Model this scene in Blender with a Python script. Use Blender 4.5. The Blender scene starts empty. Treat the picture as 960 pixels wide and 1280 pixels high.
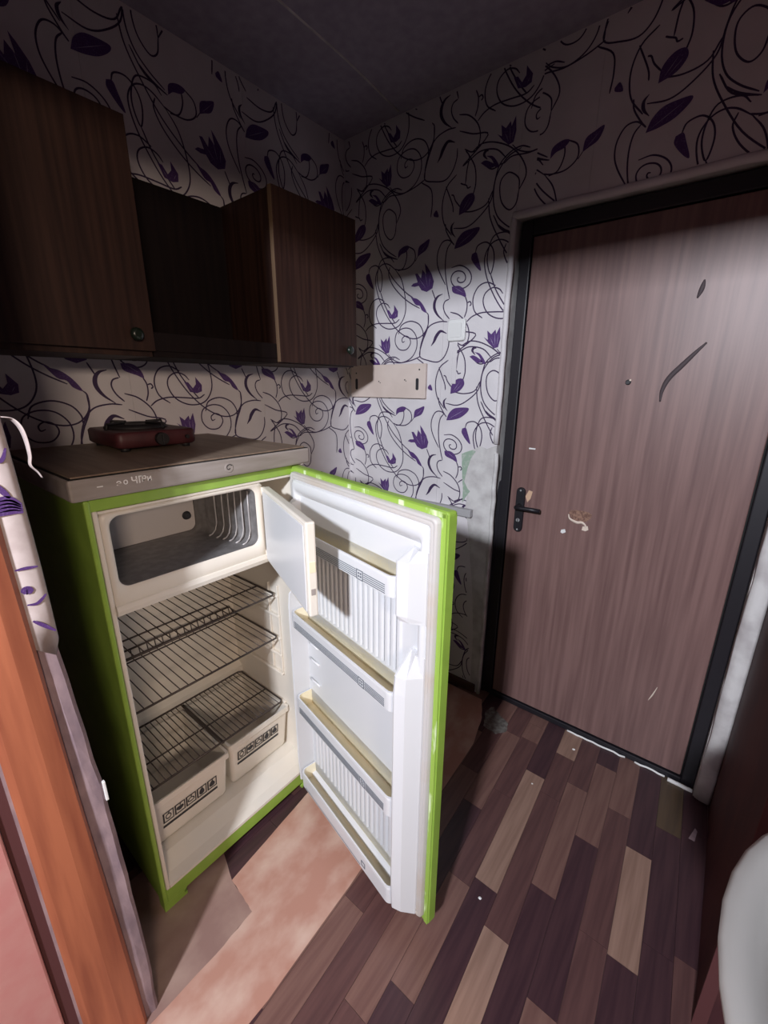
import bpy, bmesh, math, random
from mathutils import Vector, Matrix
random.seed(7)
scn = bpy.context.scene
col = scn.collection
# ---------------------------------------------------------------- camera
cam = bpy.data.cameras.new('camera'); camo = bpy.data.objects.new('camera', cam); col.objects.link(camo)
YAW, PITCH, ROLL, FPX = 0.6738, 0.2889, 0.0055, 532.65
fw = Vector((-math.sin(YAW)*math.cos(PITCH), math.cos(YAW)*math.cos(PITCH), -math.sin(PITCH)))
rt = Vector((math.cos(YAW), math.sin(YAW), 0)); up = rt.cross(fw)
r2 = rt*math.cos(ROLL)+up*math.sin(ROLL); u2 = -rt*math.sin(ROLL)+up*math.cos(ROLL)
M = Matrix((r2, u2, -fw)).transposed().to_4x4(); M.translation = Vector((1.5917, -1.6904, 1.4723))
camo.matrix_world = M
cam.sensor_fit = 'HORIZONTAL'; cam.sensor_width = 36; cam.lens = FPX/960*36
cam.clip_start = 0.005; cam.clip_end = 50
scn.camera = camo
# ---------------------------------------------------------------- world and lights
w = bpy.data.worlds.new('world'); scn.world = w; w.use_nodes = True
bg = w.node_tree.nodes['Background']; bg.inputs[0].default_value = (0.62, 0.6, 0.72, 1); bg.inputs[1].default_value = 0.065
def area(name, loc, to, sx, sy, power, colr):
    l = bpy.data.lights.new(name, 'AREA'); l.shape = 'RECTANGLE'; l.size = sx; l.size_y = sy
    l.energy = power; l.color = colr
    o = bpy.data.objects.new(name, l); col.objects.link(o); o.location = loc
    o.rotation_euler = (Vector(to)-Vector(loc)).to_track_quat('-Z', 'Y').to_euler()
    return o
# pane of the next room's window that shines through the doorway, and an added warm fill, out of view to its right
area('window_light', (1.70, -3.30, 2.26), (1.2, 0, 1.0), .16, .16, 108, (0.88, 0.92, 1.0))
area('side_fill_light', (3.7, -2.75, 2.0), (0.3, -1.2, 0.9), 0.5, 0.3, 42, (1.0, 0.79, 0.62))
scn.view_settings.view_transform = 'Standard'; scn.view_settings.look = 'None'
scn.view_settings.exposure = 0.0; scn.view_settings.gamma = 1.0; scn.view_settings.use_curve_mapping = False

# ---------------------------------------------------------------- materials
def mat(name, c, rough=.5, metal=0, noise=None, bump=0, spec=.5, emis=0):
    """noise = (scale xyz, detail, second colour, lo, hi)"""
    m = bpy.data.materials.new(name); m.use_nodes = True; nt = m.node_tree
    b = nt.nodes['Principled BSDF']; b.inputs['Base Color'].default_value = (*c, 1)
    b.inputs['Roughness'].default_value = rough; b.inputs['Metallic'].default_value = metal
    b.inputs['Specular IOR Level'].default_value = spec
    if noise:
        sc, det, c2, lo, hi = noise
        tc = nt.nodes.new('ShaderNodeTexCoord'); mp = nt.nodes.new('ShaderNodeMapping')
        mp.inputs['Scale'].default_value = sc
        n = nt.nodes.new('ShaderNodeTexNoise'); n.inputs['Scale'].default_value = 1; n.inputs['Detail'].default_value = det
        r = nt.nodes.new('ShaderNodeMapRange'); r.inputs[1].default_value = lo; r.inputs[2].default_value = hi
        mx = nt.nodes.new('ShaderNodeMix'); mx.data_type = 'RGBA'
        mx.inputs[6].default_value = (*c, 1); mx.inputs[7].default_value = (*c2, 1)
        L = nt.links.new
        L(tc.outputs['Object'], mp.inputs[0]); L(mp.outputs[0], n.inputs['Vector']); L(n.outputs['Fac'], r.inputs[0])
        L(r.outputs[0], mx.inputs[0]); L(mx.outputs[2], b.inputs['Base Color'])
        if bump:
            bp = nt.nodes.new('ShaderNodeBump'); bp.inputs['Strength'].default_value = bump; bp.inputs['Distance'].default_value = .003
            L(n.outputs['Fac'], bp.inputs['Height']); L(bp.outputs[0], b.inputs['Normal'])
    if emis:
        b.inputs['Emission Color'].default_value = (*c, 1); b.inputs['Emission Strength'].default_value = emis
    return m
MT = dict(
 paper=mat('wallpaper_white', (.74, .70, .72), .7, noise=((7, 7, 7), 4, (.66, .62, .64), .35, .7), bump=.05),
 vein=mat('petal_vein', (.36, .30, .46), .6),
 oldpaper=mat('old_wallpaper', (.50, .42, .40), .75, noise=((30, 30, 30), 4, (.40, .32, .30), .4, .7)),
 ink=mat('wallpaper_ink', (.045, .022, .075), .6),
 petal=mat('wallpaper_petal', (.085, .032, .16), .6, noise=((300, 300, 300), 2, (.15, .09, .25), .55, .7)),
 ceil=mat('ceiling_paint', (.42, .38, .46), .9, noise=((30, 30, 30), 3, (.34, .30, .38), .3, .7), bump=.2),
 plaster=mat('plaster', (.66, .64, .63), .9, noise=((14, 14, 14), 5, (.45, .42, .42), .4, .7), bump=.5),
 green_plaster=mat('green_plaster', (.32, .42, .33), .9, noise=((60, 60, 60), 4, (.5, .52, .48), .5, .7)),
 mauve=mat('mauve_plaster', (.34, .24, .25), .9, noise=((25, 25, 12), 5, (.20, .14, .16), .35, .65), bump=.7),
 maroon=mat('maroon_paint', (.085, .028, .026), .6, noise=((12, 12, 5), 3, (.06, .02, .022), .4, .6), spec=.25),
 subfloor=mat('subfloor', (.03, .018, .016), .9),
 steel_black=mat('black_metal', (.012, .010, .014), .45),
 doorwood=mat('door_laminate', (.235, .135, .122), .42, noise=((60, 60, 2.2), 5, (.155, .084, .078), .35, .68), bump=.04),
 gasket_black=mat('black_gap', (.004, .004, .004), .8),
 chrome=mat('chrome_screw', (.42, .42, .43), .4, .4),
 white=mat('white_plastic', (.82, .81, .80), .35),
 chip=mat('torn_veneer_edge', (.75, .62, .52), .8),
 scab=mat('torn_veneer', (.30, .17, .12), .8, noise=((120, 120, 120), 3, (.16, .08, .06), .4, .6)),
 tan=mat('beige_tape', (.62, .40, .27), .6),
 scuff=mat('dark_scuff', (.07, .05, .055), .7),
 cabwood=mat('cabinet_walnut', (.045, .020, .014), .6, noise=((70, 70, 2.5), 5, (.022, .009, .007), .35, .65), spec=.3),
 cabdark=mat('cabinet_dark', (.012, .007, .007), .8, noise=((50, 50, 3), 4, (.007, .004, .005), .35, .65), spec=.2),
 edge=mat('cabinet_edge', (.16, .10, .06), .6),
 knob=mat('dark_knob', (.012, .02, .014), .3),
 green=mat('lime_paint', (.29, .46, .07), .38, noise=((16, 16, 16), 6, (.25, .41, .06), .4, .65), bump=.06),
 greenw=mat('worn_lime_paint', (.29, .46, .07), .42, noise=((22, 22, 5), 6, (.66, .78, .48), .56, .62)),
 cream=mat('cream_liner', (.77, .71, .62), .35, noise=((5, 5, 5), 3, (.72, .68, .61), .4, .6)),
 cream2=mat('yellowed_plastic', (.86, .80, .62), .35, noise=((6, 6, 6), 3, (.80, .71, .48), .4, .7)),
 fwhite=mat('door_liner_white', (.66, .67, .69), .3),
 gask=mat('gasket_grey', (.52, .50, .48), .5, noise=((4, 4, 9), 4, (.50, .44, .38), .5, .7)),
 stripe=mat('grey_stripe', (.16, .18, .21), .5),
 alu=mat('freezer_aluminium', (.26, .25, .25), .42, .35, noise=((40, 40, 40), 3, (.20, .19, .19), .4, .6)),
 alurib=mat('aluminium_rib', (.40, .38, .375), .4, .2),
 frzback=mat('freezer_back', (.55, .50, .48), .5),
 lidgrey=mat('lid_trim', (.34, .30, .28), .42, noise=((30, 4, 30), 4, (.26, .225, .20), .4, .65), spec=.4),
 lidtop=mat('lid_laminate', (.27, .20, .145), .5, noise=((5, 60, 5), 4, (.19, .135, .10), .35, .65)),
 wire=mat('dark_wire', (.07, .055, .05), .4, .4),
 black=mat('black_print', (.03, .03, .035), .6),
 stove=mat('red_enamel', (.075, .018, .022), .5, noise=((20, 20, 20), 3, (.05, .010, .013), .4, .6)),
 iron=mat('cast_iron', (.012, .010, .012), .6),
 board=mat('cream_board', (.74, .62, .56), .6, noise=((8, 8, 8), 3, (.68, .56, .5), .4, .6)),
 greyduct=mat('grey_duct', (.42, .41, .42), .5),
 orange=mat('orange_casing', (.40, .125, .06), .5, noise=((40, 40, 2.5), 5, (.27, .075, .038), .38, .66), bump=.15),
 redgap=mat('dark_red_gap', (.09, .025, .025), .8),
 pink=mat('pink_door', (.56, .26, .23), .6, noise=((25, 25, 25), 4, (.54, .22, .20), .35, .65)),
 worn=mat('worn_linoleum', (.46, .24, .18), .5, noise=((11, 7, 9), 7, (.62, .44, .36), .44, .72), bump=.1),
 worn_shade=mat('worn_linoleum_shaded', (.27, .16, .135), .55, noise=((8, 6, 9), 6, (.40, .27, .22), .42, .7), bump=.1),
 dust=mat('grey_dust', (.20, .19, .17), .9, noise=((60, 60, 60), 4, (.12, .1, .09), .4, .6)),
 beadwhite=mat('bead_and_crumb_white', (.9, .88, .86), .6),
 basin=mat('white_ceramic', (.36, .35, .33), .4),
 skirting=mat('brown_skirting', (.07, .03, .025), .5),
)
PL = []
for i, (a, b) in enumerate([((.33, .205, .155), (.25, .150, .112)), ((.20, .108, .088), (.15, .076, .064)), ((.125, .060, .055), (.088, .041, .040)),
                            ((.068, .031, .036), (.045, .020, .026)), ((.10, .065, .038), (.075, .05, .033))]):
    m = mat('plank_tone_%s' % 'abcde'[i], a, .36, noise=((70, 3.5, 9), 6, b, .36, .64), bump=.03)
    # warmer wear drifting across planks
    PL.append(m)

# ---------------------------------------------------------------- helpers
class MB:
    def __init__(s): s.bm = bmesh.new(); s.mats = []
    def mi(s, m):
        if m not in s.mats: s.mats.append(m)
        return s.mats.index(m)
    def face(s, vs, m, smooth=False):
        try: f = s.bm.faces.new(vs)
        except ValueError: return None
        f.material_index = s.mi(m); f.smooth = smooth; return f
    def box(s, lo, hi, m, bev=0, T=None, seg=2):
        b = bmesh.new()
        bmesh.ops.create_cube(b, size=1)
        for v in b.verts: v.co = Vector([(lo[i]+hi[i])/2+v.co[i]*(hi[i]-lo[i]) for i in range(3)])
        if bev: bmesh.ops.bevel(b, geom=b.edges[:], offset=bev, segments=seg, affect='EDGES', profile=.5)
        s.add(b, m, T, smooth=bool(bev)); return s
    def add(s, b, m, T=None, smooth=False):
        mp = {}
        for v in b.verts: mp[v] = s.bm.verts.new(T(v.co) if T else v.co)
        for f in b.faces: s.face([mp[v] for v in f.verts], m, smooth and False)
        b.free()
    def prism(s, pts, d, m, T=None, m2=None):
        """pts: closed 3D polygon, d: extrusion vector"""
        d = Vector(d); A = [Vector(p) for p in pts]; B = [p+d for p in A]
        va = [s.bm.verts.new(T(p) if T else p) for p in A]; vb = [s.bm.verts.new(T(p) if T else p) for p in B]
        n = len(va); s.face(va[::-1], m2 or m); s.face(vb, m2 or m)
        for i in range(n): s.face([va[i], va[(i+1) % n], vb[(i+1) % n], vb[i]], m)
        return s
    def loft(s, rings, m, cap0=True, cap1=True, closed=True, smooth=True, T=None):
        R = [[s.bm.verts.new(T(Vector(p)) if T else Vector(p)) for p in r] for r in rings]
        for a, b in zip(R, R[1:]):
            n = len(a)
            for i in range(n if closed else n-1):
                mm = m(s, a, b, i) if callable(m) else m
                s.face([a[i], a[(i+1) % n], b[(i+1) % n], b[i]], mm, smooth)
        m0 = m if not callable(m) else None
        if cap0 and m0: s.face(R[0][::-1], m0)
        if cap1 and m0: s.face(R[-1], m0)
        return R
    def tube(s, pts, r, m, n=6, T=None):
        pts = [Vector(p) for p in pts]; rings = []
        for i, p in enumerate(pts):
            t = (pts[min(i+1, len(pts)-1)]-pts[max(i-1, 0)]).normalized()
            a = Vector((0, 0, 1)) if abs(t.z) < .9 else Vector((1, 0, 0))
            u = t.cross(a).normalized(); v = t.cross(u)
            rings.append([p+(u*math.cos(k*2*math.pi/n)+v*math.sin(k*2*math.pi/n))*r for k in range(n)])
        s.loft(rings, m, T=T); return s
    def disc(s, c, ax, r, h, m, n=24, prof=None, T=None):
        ax = Vector(ax).normalized(); a = Vector((0, 0, 1)) if abs(ax.z) < .9 else Vector((1, 0, 0))
        u = ax.cross(a).normalized(); v = ax.cross(u); c = Vector(c)
        prof = prof or [(r, 0), (r, h*.8), (r*.93, h)]
        s.loft([[c+ax*hh+(u*math.cos(k*2*math.pi/n)+v*math.sin(k*2*math.pi/n))*rr for k in range(n)] for rr, hh in prof], m, T=T)
        return s
    def build(s, name, parent=None):
        bmesh.ops.recalc_face_normals(s.bm, faces=s.bm.faces[:])
        me = bpy.data.meshes.new(name); s.bm.to_mesh(me); s.bm.free()
        for m in s.mats: me.materials.append(MT[m] if isinstance(m, str) else m)
        o = bpy.data.objects.new(name, me); col.objects.link(o)
        if parent:
            o.parent = parent
            bpyloc = parent.get('_w')
            if bpyloc: o.location = -Vector(bpyloc)
        return o
def thing(name, label, cat, loc=(0, 0, 0), group=None):
    o = bpy.data.objects.new(name, None); col.objects.link(o); o.location = loc; o.empty_display_size = .05
    o['_w'] = tuple(loc); o['label'] = label; o['category'] = cat
    if group: o['group'] = group
    return o
def tag(o, label, cat, group=None):
    o['label'] = label; o['category'] = cat
    if group: o['group'] = group
    return o
def struct(o, label=None, cat=None):
    o['kind'] = 'structure'
    if label: o['label'] = label
    if cat: o['category'] = cat
    return o
def rrect(c0, c1, r, n=5):
    """rounded rectangle points (a,b) between corners"""
    (a0, b0), (a1, b1) = c0, c1; P = []
    for cx, cy, s0 in ((a1-r, b1-r, 0), (a0+r, b1-r, 90), (a0+r, b0+r, 180), (a1-r, b0+r, 270)):
        for k in range(n+1):
            t = math.radians(s0+90*k/n); P.append((cx+r*math.cos(t), cy+r*math.sin(t)))
    return P
def catmull(P, k=6):
    if len(P) < 3: return [Vector((*p, 0)) for p in P] if len(P[0]) == 2 else P
    P = [Vector((*p, 0)) if len(p) == 2 else Vector(p) for p in P]
    Q = [2*P[0]-P[1]]+P+[2*P[-1]-P[-2]]; o = []
    for i in range(1, len(Q)-2):
        a, b, c, d = Q[i-1:i+3]
        for j in range(k):
            t = j/k
            o.append(.5*((2*b)+(-a+c)*t+(2*a-5*b+4*c-d)*t*t+(-a+3*b-3*c+d)*t**3))
    o.append(P[-1]); return o
# ================================================================ SETTING
H = 2.5275; XR = 1.785; OX0, OX1, OZ = .845, 1.733, 2.058
YP = -1.53     # kitchen face of the partition
m = MB(); m.box((-.3, -3.0, -.12), (3.2, .25, -.006), 'subfloor'); floor = struct(m.build('floor'), 'linoleum floor of plank strips with a worn pink patch', 'floor')
m = MB(); m.box((-.3, -3.0, H), (3.2, .25, H+.1), 'ceil'); ceiling = struct(m.build('ceiling'), 'dim grey painted slab ceiling with one joint', 'ceiling')
m = MB()
P = [(.361, -1.52), (.361, -.64), (.352, -.36), (.322, -.02)]
m.tube([(x, y, H+.001) for x, y in P], .0045, 'plaster', 6); m.build('ceiling_joint', ceiling)
m = MB(); m.box((-.15, -1.65, 0), (-.0015, .15, H), 'plaster'); wall_left = struct(m.build('wall_left'), 'wallpapered wall behind the fridge and cabinets', 'wall')
m = MB(); m.box((0, .0015, 0), (OX0, .15, H), 'plaster'); m.box((OX0, .0015, OZ), (OX1, .15, H), 'plaster'); m.box((OX1, .0015, 0), (2.3, .15, H), 'plaster')
wall_back = struct(m.build('wall_back'), 'wallpapered wall holding the steel entrance door', 'wall')
# wallpaper strips, a length of 53 cm each
def strip(parent, lo, hi): MB().box(lo, hi, 'paper').build('wallpaper_strip', parent)
xs = [0, .03, .56, OX0]
for a, b in zip(xs, xs[1:]): strip(wall_back, (a+.0004, 0, 0), (b-.0004, .0015, H))
for a, b in ((OX0, 1.09), (1.09, 1.62), (1.62, XR)): strip(wall_back, (a+.0004, 0, OZ), (b-.0004, .0015, H))
ys = [YP, -1.06, -.53, 0]
for a, b in zip(ys, ys[1:]): strip(wall_left, (-.0015, a+.0004, 0), (0, b-.0004, H))
TS=[(5,[(497,661),(510,634),(518,618)]),(11,[(550,640),(527,633),(513,615),(512,589),(529,561),(560,536)]),(5,[(582,617),(563,610),(556,591),(566,565),(588,541)]),(5,[(592,817),(567,835),(538,831),(519,798),(518,759),(532,722),(562,673)]),(5,[(581,825),(564,804),(557,764),(560,714),(572,660),(585,617)]),(5,[(550,895),(556,867),(581,829),(595,813)]),(5,[(587,733),(625,736),(660,719),(679,693),(676,667),(653,652),(623,653),(597,669),(587,692),(595,710),(614,717),(637,712),(651,699),(654,684),(646,674),(632,673),(621,678),(617,686),(620,692),(627,691)]),(5,[(657,619),(667,596),(667,567),(658,541)]),(5,[(669,595),(680,598),(686,588),(679,582)]),(5,[(670,524),(695,542),(736,552),(793,550),(847,547),(874,561)]),(5,[(591,567),(633,552),(670,517),(684,476),(674,439),(651,435),(621,452)]),(5,[(239,643),(202,659),(165,647),(145,607),(155,560),(191,532)]),(5,[(271,612),(254,630),(225,637),(196,619),(191,586),(214,547),(260,525),(311,528),(343,553),(360,596),(354,659),(334,722),(301,765)]),(5,[(301,765),(263,792),(230,798),(202,783),(185,746),(193,693),(220,633),(266,564),(328,506),(393,476),(445,480),(479,516),(483,561),(471,578)]),(5,[(185,943),(196,880),(230,814),(286,733),(356,670),(399,642)]),(5,[(269,781),(262,751),(286,705),(335,657),(384,623),(436,596)]),(4,[(359,466),(346,462),(343,477),(361,488),(384,478),(390,454),(368,430),(329,432),(304,462),(311,503),(349,521),(392,514),(422,480),(424,432),(395,392),(341,374),(291,389),(264,413)]),(5,[(322,498),(338,534),(386,548),(433,533),(456,502),(457,478)]),(5,[(481,569),(481,516),(454,454),(443,399),(490,379),(540,372),(572,394),(589,432),(590,463)]),(5,[(448,398),(396,382),(330,373),(268,379),(236,364)]),(5,[(579,531),(541,534),(493,522),(463,486),(446,439),(444,399)]),(12,[(578,485),(548,496),(527,478),(516,457),(502,439)]),(5,[(626,446),(643,422),(636,384),(632,338)]),(5,[(640,430),(669,383),(676,330),(666,291)]),(5,[(611,345),(620,340),(637,332),(643,322),(656,324)]),(5,[(613,267),(592,291),(582,311),(572,315)]),(5,[(592,378),(551,348),(532,291),(542,226),(581,175)]),(5,[(614,250),(671,240),(724,251),(749,291)]),(8,[(591,220),(579,206),(582,185),(599,165)]),(5,[(588,198),(646,191),(695,213),(742,257),(754,317),(769,365),(807,393),(846,400),(879,387)]),(9,[(722,420),(710,421),(704,411),(718,394)]),(5,[(656,435),(693,449),(745,439),(806,408),(851,363),(872,313),(850,269)]),(5,[(850,269),(845,306),(808,332),(780,317),(776,283),(788,242),(818,214),(842,228),(850,269)]),(5,[(847,395),(796,379),(758,329),(753,261),(771,207),(807,170),(853,141)]),(5,[(691,769),(701,793),(735,799),(763,775),(773,734),(762,686),(745,729),(747,774),(767,815),(816,818),(840,796)]),(5,[(762,686),(787,631),(822,580),(849,547)]),(5,[(775,851),(808,827),(854,806)]),(5,[(370,845),(401,824),(404,787),(370,763),(323,762),(293,770)]),(5,[(357,846),(361,805),(344,767),(314,759)]),(5,[(419,800),(406,783)]),(5,[(48,515),(105,490),(167,469),(72,402),(98,411),(142,427),(203,416),(244,380)]),(5,[(-2,349),(30,283),(36,254)]),(5,[(233,367),(191,359),(154,386)]),(5,[(427,391),(475,357),(484,308),(479,258)]),(5,[(209,210),(246,156),(312,131)])]
TP=[[(387,689),(399,698),(422,700),(408,734),(420,735),(439,713),(445,746),(464,726),(456,769),(470,754),(492,724),(505,693),(499,668),(470,657),(443,667),(428,686),(407,684)],[(203,461),(222,449),(217,484),(235,469),(252,485),(256,469),(270,495),(275,451),(268,420),(250,416),(226,436)],[(251,606),(269,570),(296,565),(316,572),(318,595),(295,624),(295,598),(282,583),(266,604)],[(596,798),(607,828),(631,850),(666,856),(702,855),(698,838),(667,814),(630,802)],[(593,662),(626,662),(651,645),(661,617),(637,626),(600,640)],[(380,656),(397,643),(424,634),(452,610),(473,576),(449,586),(435,606),(412,614)],[(610,238),(614,274),(639,299),(667,300),(675,277),(652,250)],[(713,406),(741,397),(766,364),(753,360),(736,389)],[(677,767),(695,771),(705,750),(721,705),(704,714),(677,747)],[(418,798),(424,833),(449,846),(477,854),(464,820),(435,806)],[(314,807),(319,837),(350,850),(374,844),(358,827),(332,821)],[(492,267),(506,277),(517,252),(495,257)],[(144,389),(166,392),(205,367),(178,365)]]
def wallprint(parent, T, N, inside, tiles):
    """printed vines of the wallpaper as thin flat ink on the paper"""
    V = []; F = []; MI = []
    ok = lambda q: inside(q.x, q.y)
    for (ox, oz) in tiles:
        k = 0
        for wd, P in TS:
            C = [p*.001+Vector((ox, oz, 0)) for p in catmull(P, 5)]
            hw = (.0018+wd*.00012 if wd < 8 else wd*.00046); L = []
            n = len(C); k += 1
            for i, p in enumerate(C):
                t = C[min(i+1, n-1)]-C[max(i-1, 0)]
                t = t.normalized() if t.length > 1e-9 else Vector((1, 0, 0))
                e = min(1, .6+2.2*math.sin(math.pi*i/(n-1))) if wd < 8 else .25+1.1*math.sin(math.pi*i/(n-1))**1.2
                L.append((p, Vector((-t.y, t.x, 0))*hw*e))
            for (p, a), (q, b) in zip(L, L[1:]):
                if ok(p) and ok(q):
                    s = len(V); dz = .0003+k*.000012
                    V += [T((p+a).x, (p+a).y, dz), T((p-a).x, (p-a).y, dz), T((q-b).x, (q-b).y, dz), T((q+b).x, (q+b).y, dz)]
                    F.append((s, s+1, s+2, s+3)); MI.append(0)
        for ip, P in enumerate(TP):
            Q = [Vector((x*.001+ox, z*.001+oz, 0)) for x, z in P]
            if ip > 2: Q = catmull([tuple(q)[:2] for q in Q+Q[:1]], 4)[:-1]
            if all(ok(q) for q in Q):
                s = len(V); V += [T(q.x, q.y, .0011) for q in Q]; F.append(tuple(range(s, s+len(Q)))); MI.append(1)
                for (p, q, hw) in VEIN.get(ip, ()):
                    p = Vector((p[0]*.001+ox, p[1]*.001+oz, 0)); q = Vector((q[0]*.001+ox, q[1]*.001+oz, 0)); t = (q-p).normalized(); a = Vector((-t.y, t.x, 0))*hw*.001
                    s = len(V); V += [T(r.x, r.y, .0014) for r in (p, (p+q)/2-a, q, (p+q)/2+a)]; F.append((s, s+1, s+2, s+3)); MI.append(2)
    me = bpy.data.meshes.new('wallpaper_print'); me.from_pydata(V, [], F)
    me.materials.append(MT['ink']); me.materials.append(MT['petal']); me.materials.append(MT['vein'])
    for p, i in zip(me.polygons, MI): p.material_index = i
    o = bpy.data.objects.new('wallpaper_print', me); col.objects.link(o); o.parent = parent; o['kind'] = 'stuff'
    return o
VEIN = {0: [((466, 672), (428, 715), .9), ((474, 676), (456, 745), 1.0), ((482, 678), (486, 722), .9)],
        1: [((250, 424), (232, 458), 1.0), ((255, 422), (250, 474), 1.1), ((262, 425), (266, 470), .9)],
        2: [((280, 572), (266, 592), .8), ((300, 573), (310, 590), .8)],
        3: [((604, 803), (690, 850), .9)], 4: [((604, 660), (650, 632), .8)], 6: [((620, 245), (655, 290), .9), ((632, 248), (666, 280), .8)], 9: [((424, 803), (470, 846), .7)]}
PW, PH = .548, .674
patch_in = lambda x, z: (x > .70 and z < 1.20 and x < .85 and (x > .735 or z > 1.0 or False) and not (z < 1.0 and x < .70+.11*(1.0-z)))
def in_back(x, z):
    if x < .003 or x > XR-.003 or z < .045 or z > H-.003: return False
    if OX0-.012 < x and z < OZ+.012: return False
    if patch_in(x, z): return False
    return True
# full strips keep the match, the scraps over the door do not
wallprint(wall_back, lambda x, z, d: (x, -d, z), 0, lambda x, z: in_back(x, z) and x < OX0+.06,
          [(i*PW, 1.2+j*PH) for i in (-1, 0, 1) for j in (-2, -1, 0, 1)])
wallprint(wall_back, lambda x, z, d: (x, -d-.0004, z), 0, lambda x, z: in_back(x, z) and x > OX0+.06,
          [(i*PW+.09, 1.2+.20+j*PH) for i in (0, 1, 2, 3) for j in (0, 1)])
wallprint(wall_left, lambda x, z, d: (d, x, z), 0, lambda x, z: YP+.005 < x < -.003 and .05 < z < H-.003,
          [(-.03-i*PW-.0, 1.2-.325+j*PH) for i in (0, 1, 2, 3) for j in (-1, 0, 1, 2)])
# bare plaster where the wallpaper is torn off by the door
m = MB()
PP = [(.735, 1.205), (.77, 1.225), (.80, 1.215), (.8445, 1.235), (.8445, .012), (.805, .012), (.80, .3), (.788, .45), (.778, .56), (.757, .70), (.745, .80), (.73, .88), (.715, .93), (.722, 1.0), (.703, 1.06), (.715, 1.12)]
m.prism([(x, -.0016, z) for x, z in PP], (0, .0012, 0), 'plaster'); m.build('bare_plaster', wall_back)
m = MB()
PG = [(.683, 1.182), (.70, 1.192), (.735, 1.205), (.75, 1.2), (.728, 1.165), (.715, 1.12), (.703, 1.06), (.722, 1.03), (.735, 1.02), (.715, .99), (.70, .962), (.70, 1.02), (.692, 1.08)]
m.prism([(x, -.0024, z) for x, z in PG], (0, .0015, 0), 'green_plaster'); o = m.build('green_plaster_patch', wall_back); o['label'] = 'patch of old green paint'
# rounded plaster lip round the door opening
m = MB()
def lip(P, r=.011): m.tube(P, r, 'paper', 10)
jit = lambda a=.002: random.uniform(-a, a)
lip([(OX0-.004+jit(), -.001, z) for z in [1.24+.05*i for i in range(17)]+[OZ+.004]])
lip([(x, -.003+jit(), OZ+.006+jit()) for x in [OX0-.006+.0465*i for i in range(20)]], .013)
o = struct(m.build('trim_1'), 'bulging wallpapered lip around the entrance door opening', 'trim')
m = MB()
m.tube([(OX0+.002+jit(.003), .001+jit(.002), z) for z in [.0+.05*i for i in range(25)]], .010, 'plaster', 8)
o = struct(m.build('trim_2'), 'chipped bare plaster edge left of the entrance door, lower half', 'trim')
# whitish plaster strip at the right of the door
m = MB()
A = []
for i in range(27):
    z = .008+i*(H-.008)/26; A.append([(OX1+jit(.0025), .0012, z), (OX1+.004+jit(.0025), -.012, z), (OX1+.018, -.019+jit(.0015), z), (XR-.008, -.020, z), (XR-.0005, -.012, z), (XR-.0005, .0012, z)])
m.loft(A, 'plaster'); o = struct(m.build('trim_3'), 'rough whitish plaster strip at the right of the entrance door', 'trim')
# right wall: maroon block, then a recess with the washbasin
m = MB(); m.box((XR, -.72, 0), (2.3, .0, H), 'maroon', .004); m.box((2.16, -1.66, 0), (2.3, -.72, H), 'maroon')
wall_right = struct(m.build('wall_right'), 'dark maroon painted wall at the right', 'wall')
m = MB(); m.box((XR-.006, -.728, 0), (XR+.02, -.7195, H), 'redgap', .001); m.build('corner_bead', wall_right)
# skirting
m = MB(); m.box((.0, -.016, 0), (.832, .0, .045), 'skirting', .004); struct(m.build('baseboard_back'), 'dark brown skirting under the torn wallpaper', 'baseboard')
# floor planks
tones = {}
def strip_x(k, y): return 1.217+.0737*k+(-.045)*(y+.6)
# cuts are y positions from the door towards the camera, tones by strip
lay = {
 -3: ([-.10, -.42, -.95, -1.5], [1, 2, 1, 2, 1]),
 -2: ([-.14, -.55, -.93, -1.22], [2, 1, 3, 1, 2]),
 -1: ([-.03, -.13, -.44, -.80, -1.12], [1, 1, 2, 2, 1, 3]),
 0: ([-.28, -.764, -1.24], [3, 0, 3, 2]),
 1: ([-.12, -.34, -.86], [0, 2, 2, 0]),
 2: ([-.235, -.67, -1.09], [2, 1, 3, 2]),
 3: ([-.07, -.43, -.93], [3, 1, 3, 1]),
 4: ([-.25, -.70, -1.1], [1, 2, 2, 3]),
 5: ([-.36, -.71, -1.15], [3, 0, 3, 2]),
 6: ([-.22, -.62, -1.05], [4, 3, 3, 2]),
 7: ([-.17, -.60, -1.1], [3, 3, 2, 3]),
}
for k in range(-16, 13):
    cuts, tn = lay.get(k, (sorted([-(i*.42+.1+.23*((k*7) % 5)/4) for i in range(4)], reverse=True), [random.choice([1, 2, 3]) for _ in range(5)]))
    if k in (-9, -8): tn = [2, 3, 3, 3, 2]
    cuts = [.04]+list(cuts)+[-1.85]
    for i, (ya, yb) in enumerate(zip(cuts, cuts[1:])):
        if ya <= yb: continue
        g = .0004; m = MB(); T = PL[tn[min(i, len(tn)-1)]]
        q = [(strip_x(k, ya)+g, ya-g), (strip_x(k+1, ya)-g, ya-g), (strip_x(k+1, yb)-g, yb+g), (strip_x(k, yb)+g, yb+g)]
        if k == 12 or min(p[0] for p in q) > 2.15: continue
        cx = sum(p[0] for p in q)/4; cy = sum(p[1] for p in q)/4
        q = [(x-cx, y-cy) for x, y in q]
        m.prism([(x, y, -.006) for x, y in q], (0, 0, .006), T)
        o = m.build('plank', floor); o.location = (cx, cy, 0)
def sheet(name, P, z0, z1, mt, lab):
    m = MB(); m.prism([(x, y, z0) for x, y in P], (0, 0, z1-z0), mt); o = m.build(name, floor); o['label'] = lab; return o
def rough(P, a=.003, n=5):
    o = []
    for p, q in zip(P, P[1:]+P[:1]):
        for i in range(n): t = i/n; o.append((p[0]+(q[0]-p[0])*t+(jit(a) if i else 0), p[1]+(q[1]-p[1])*t+(jit(a) if i else 0)))
    return o
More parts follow.
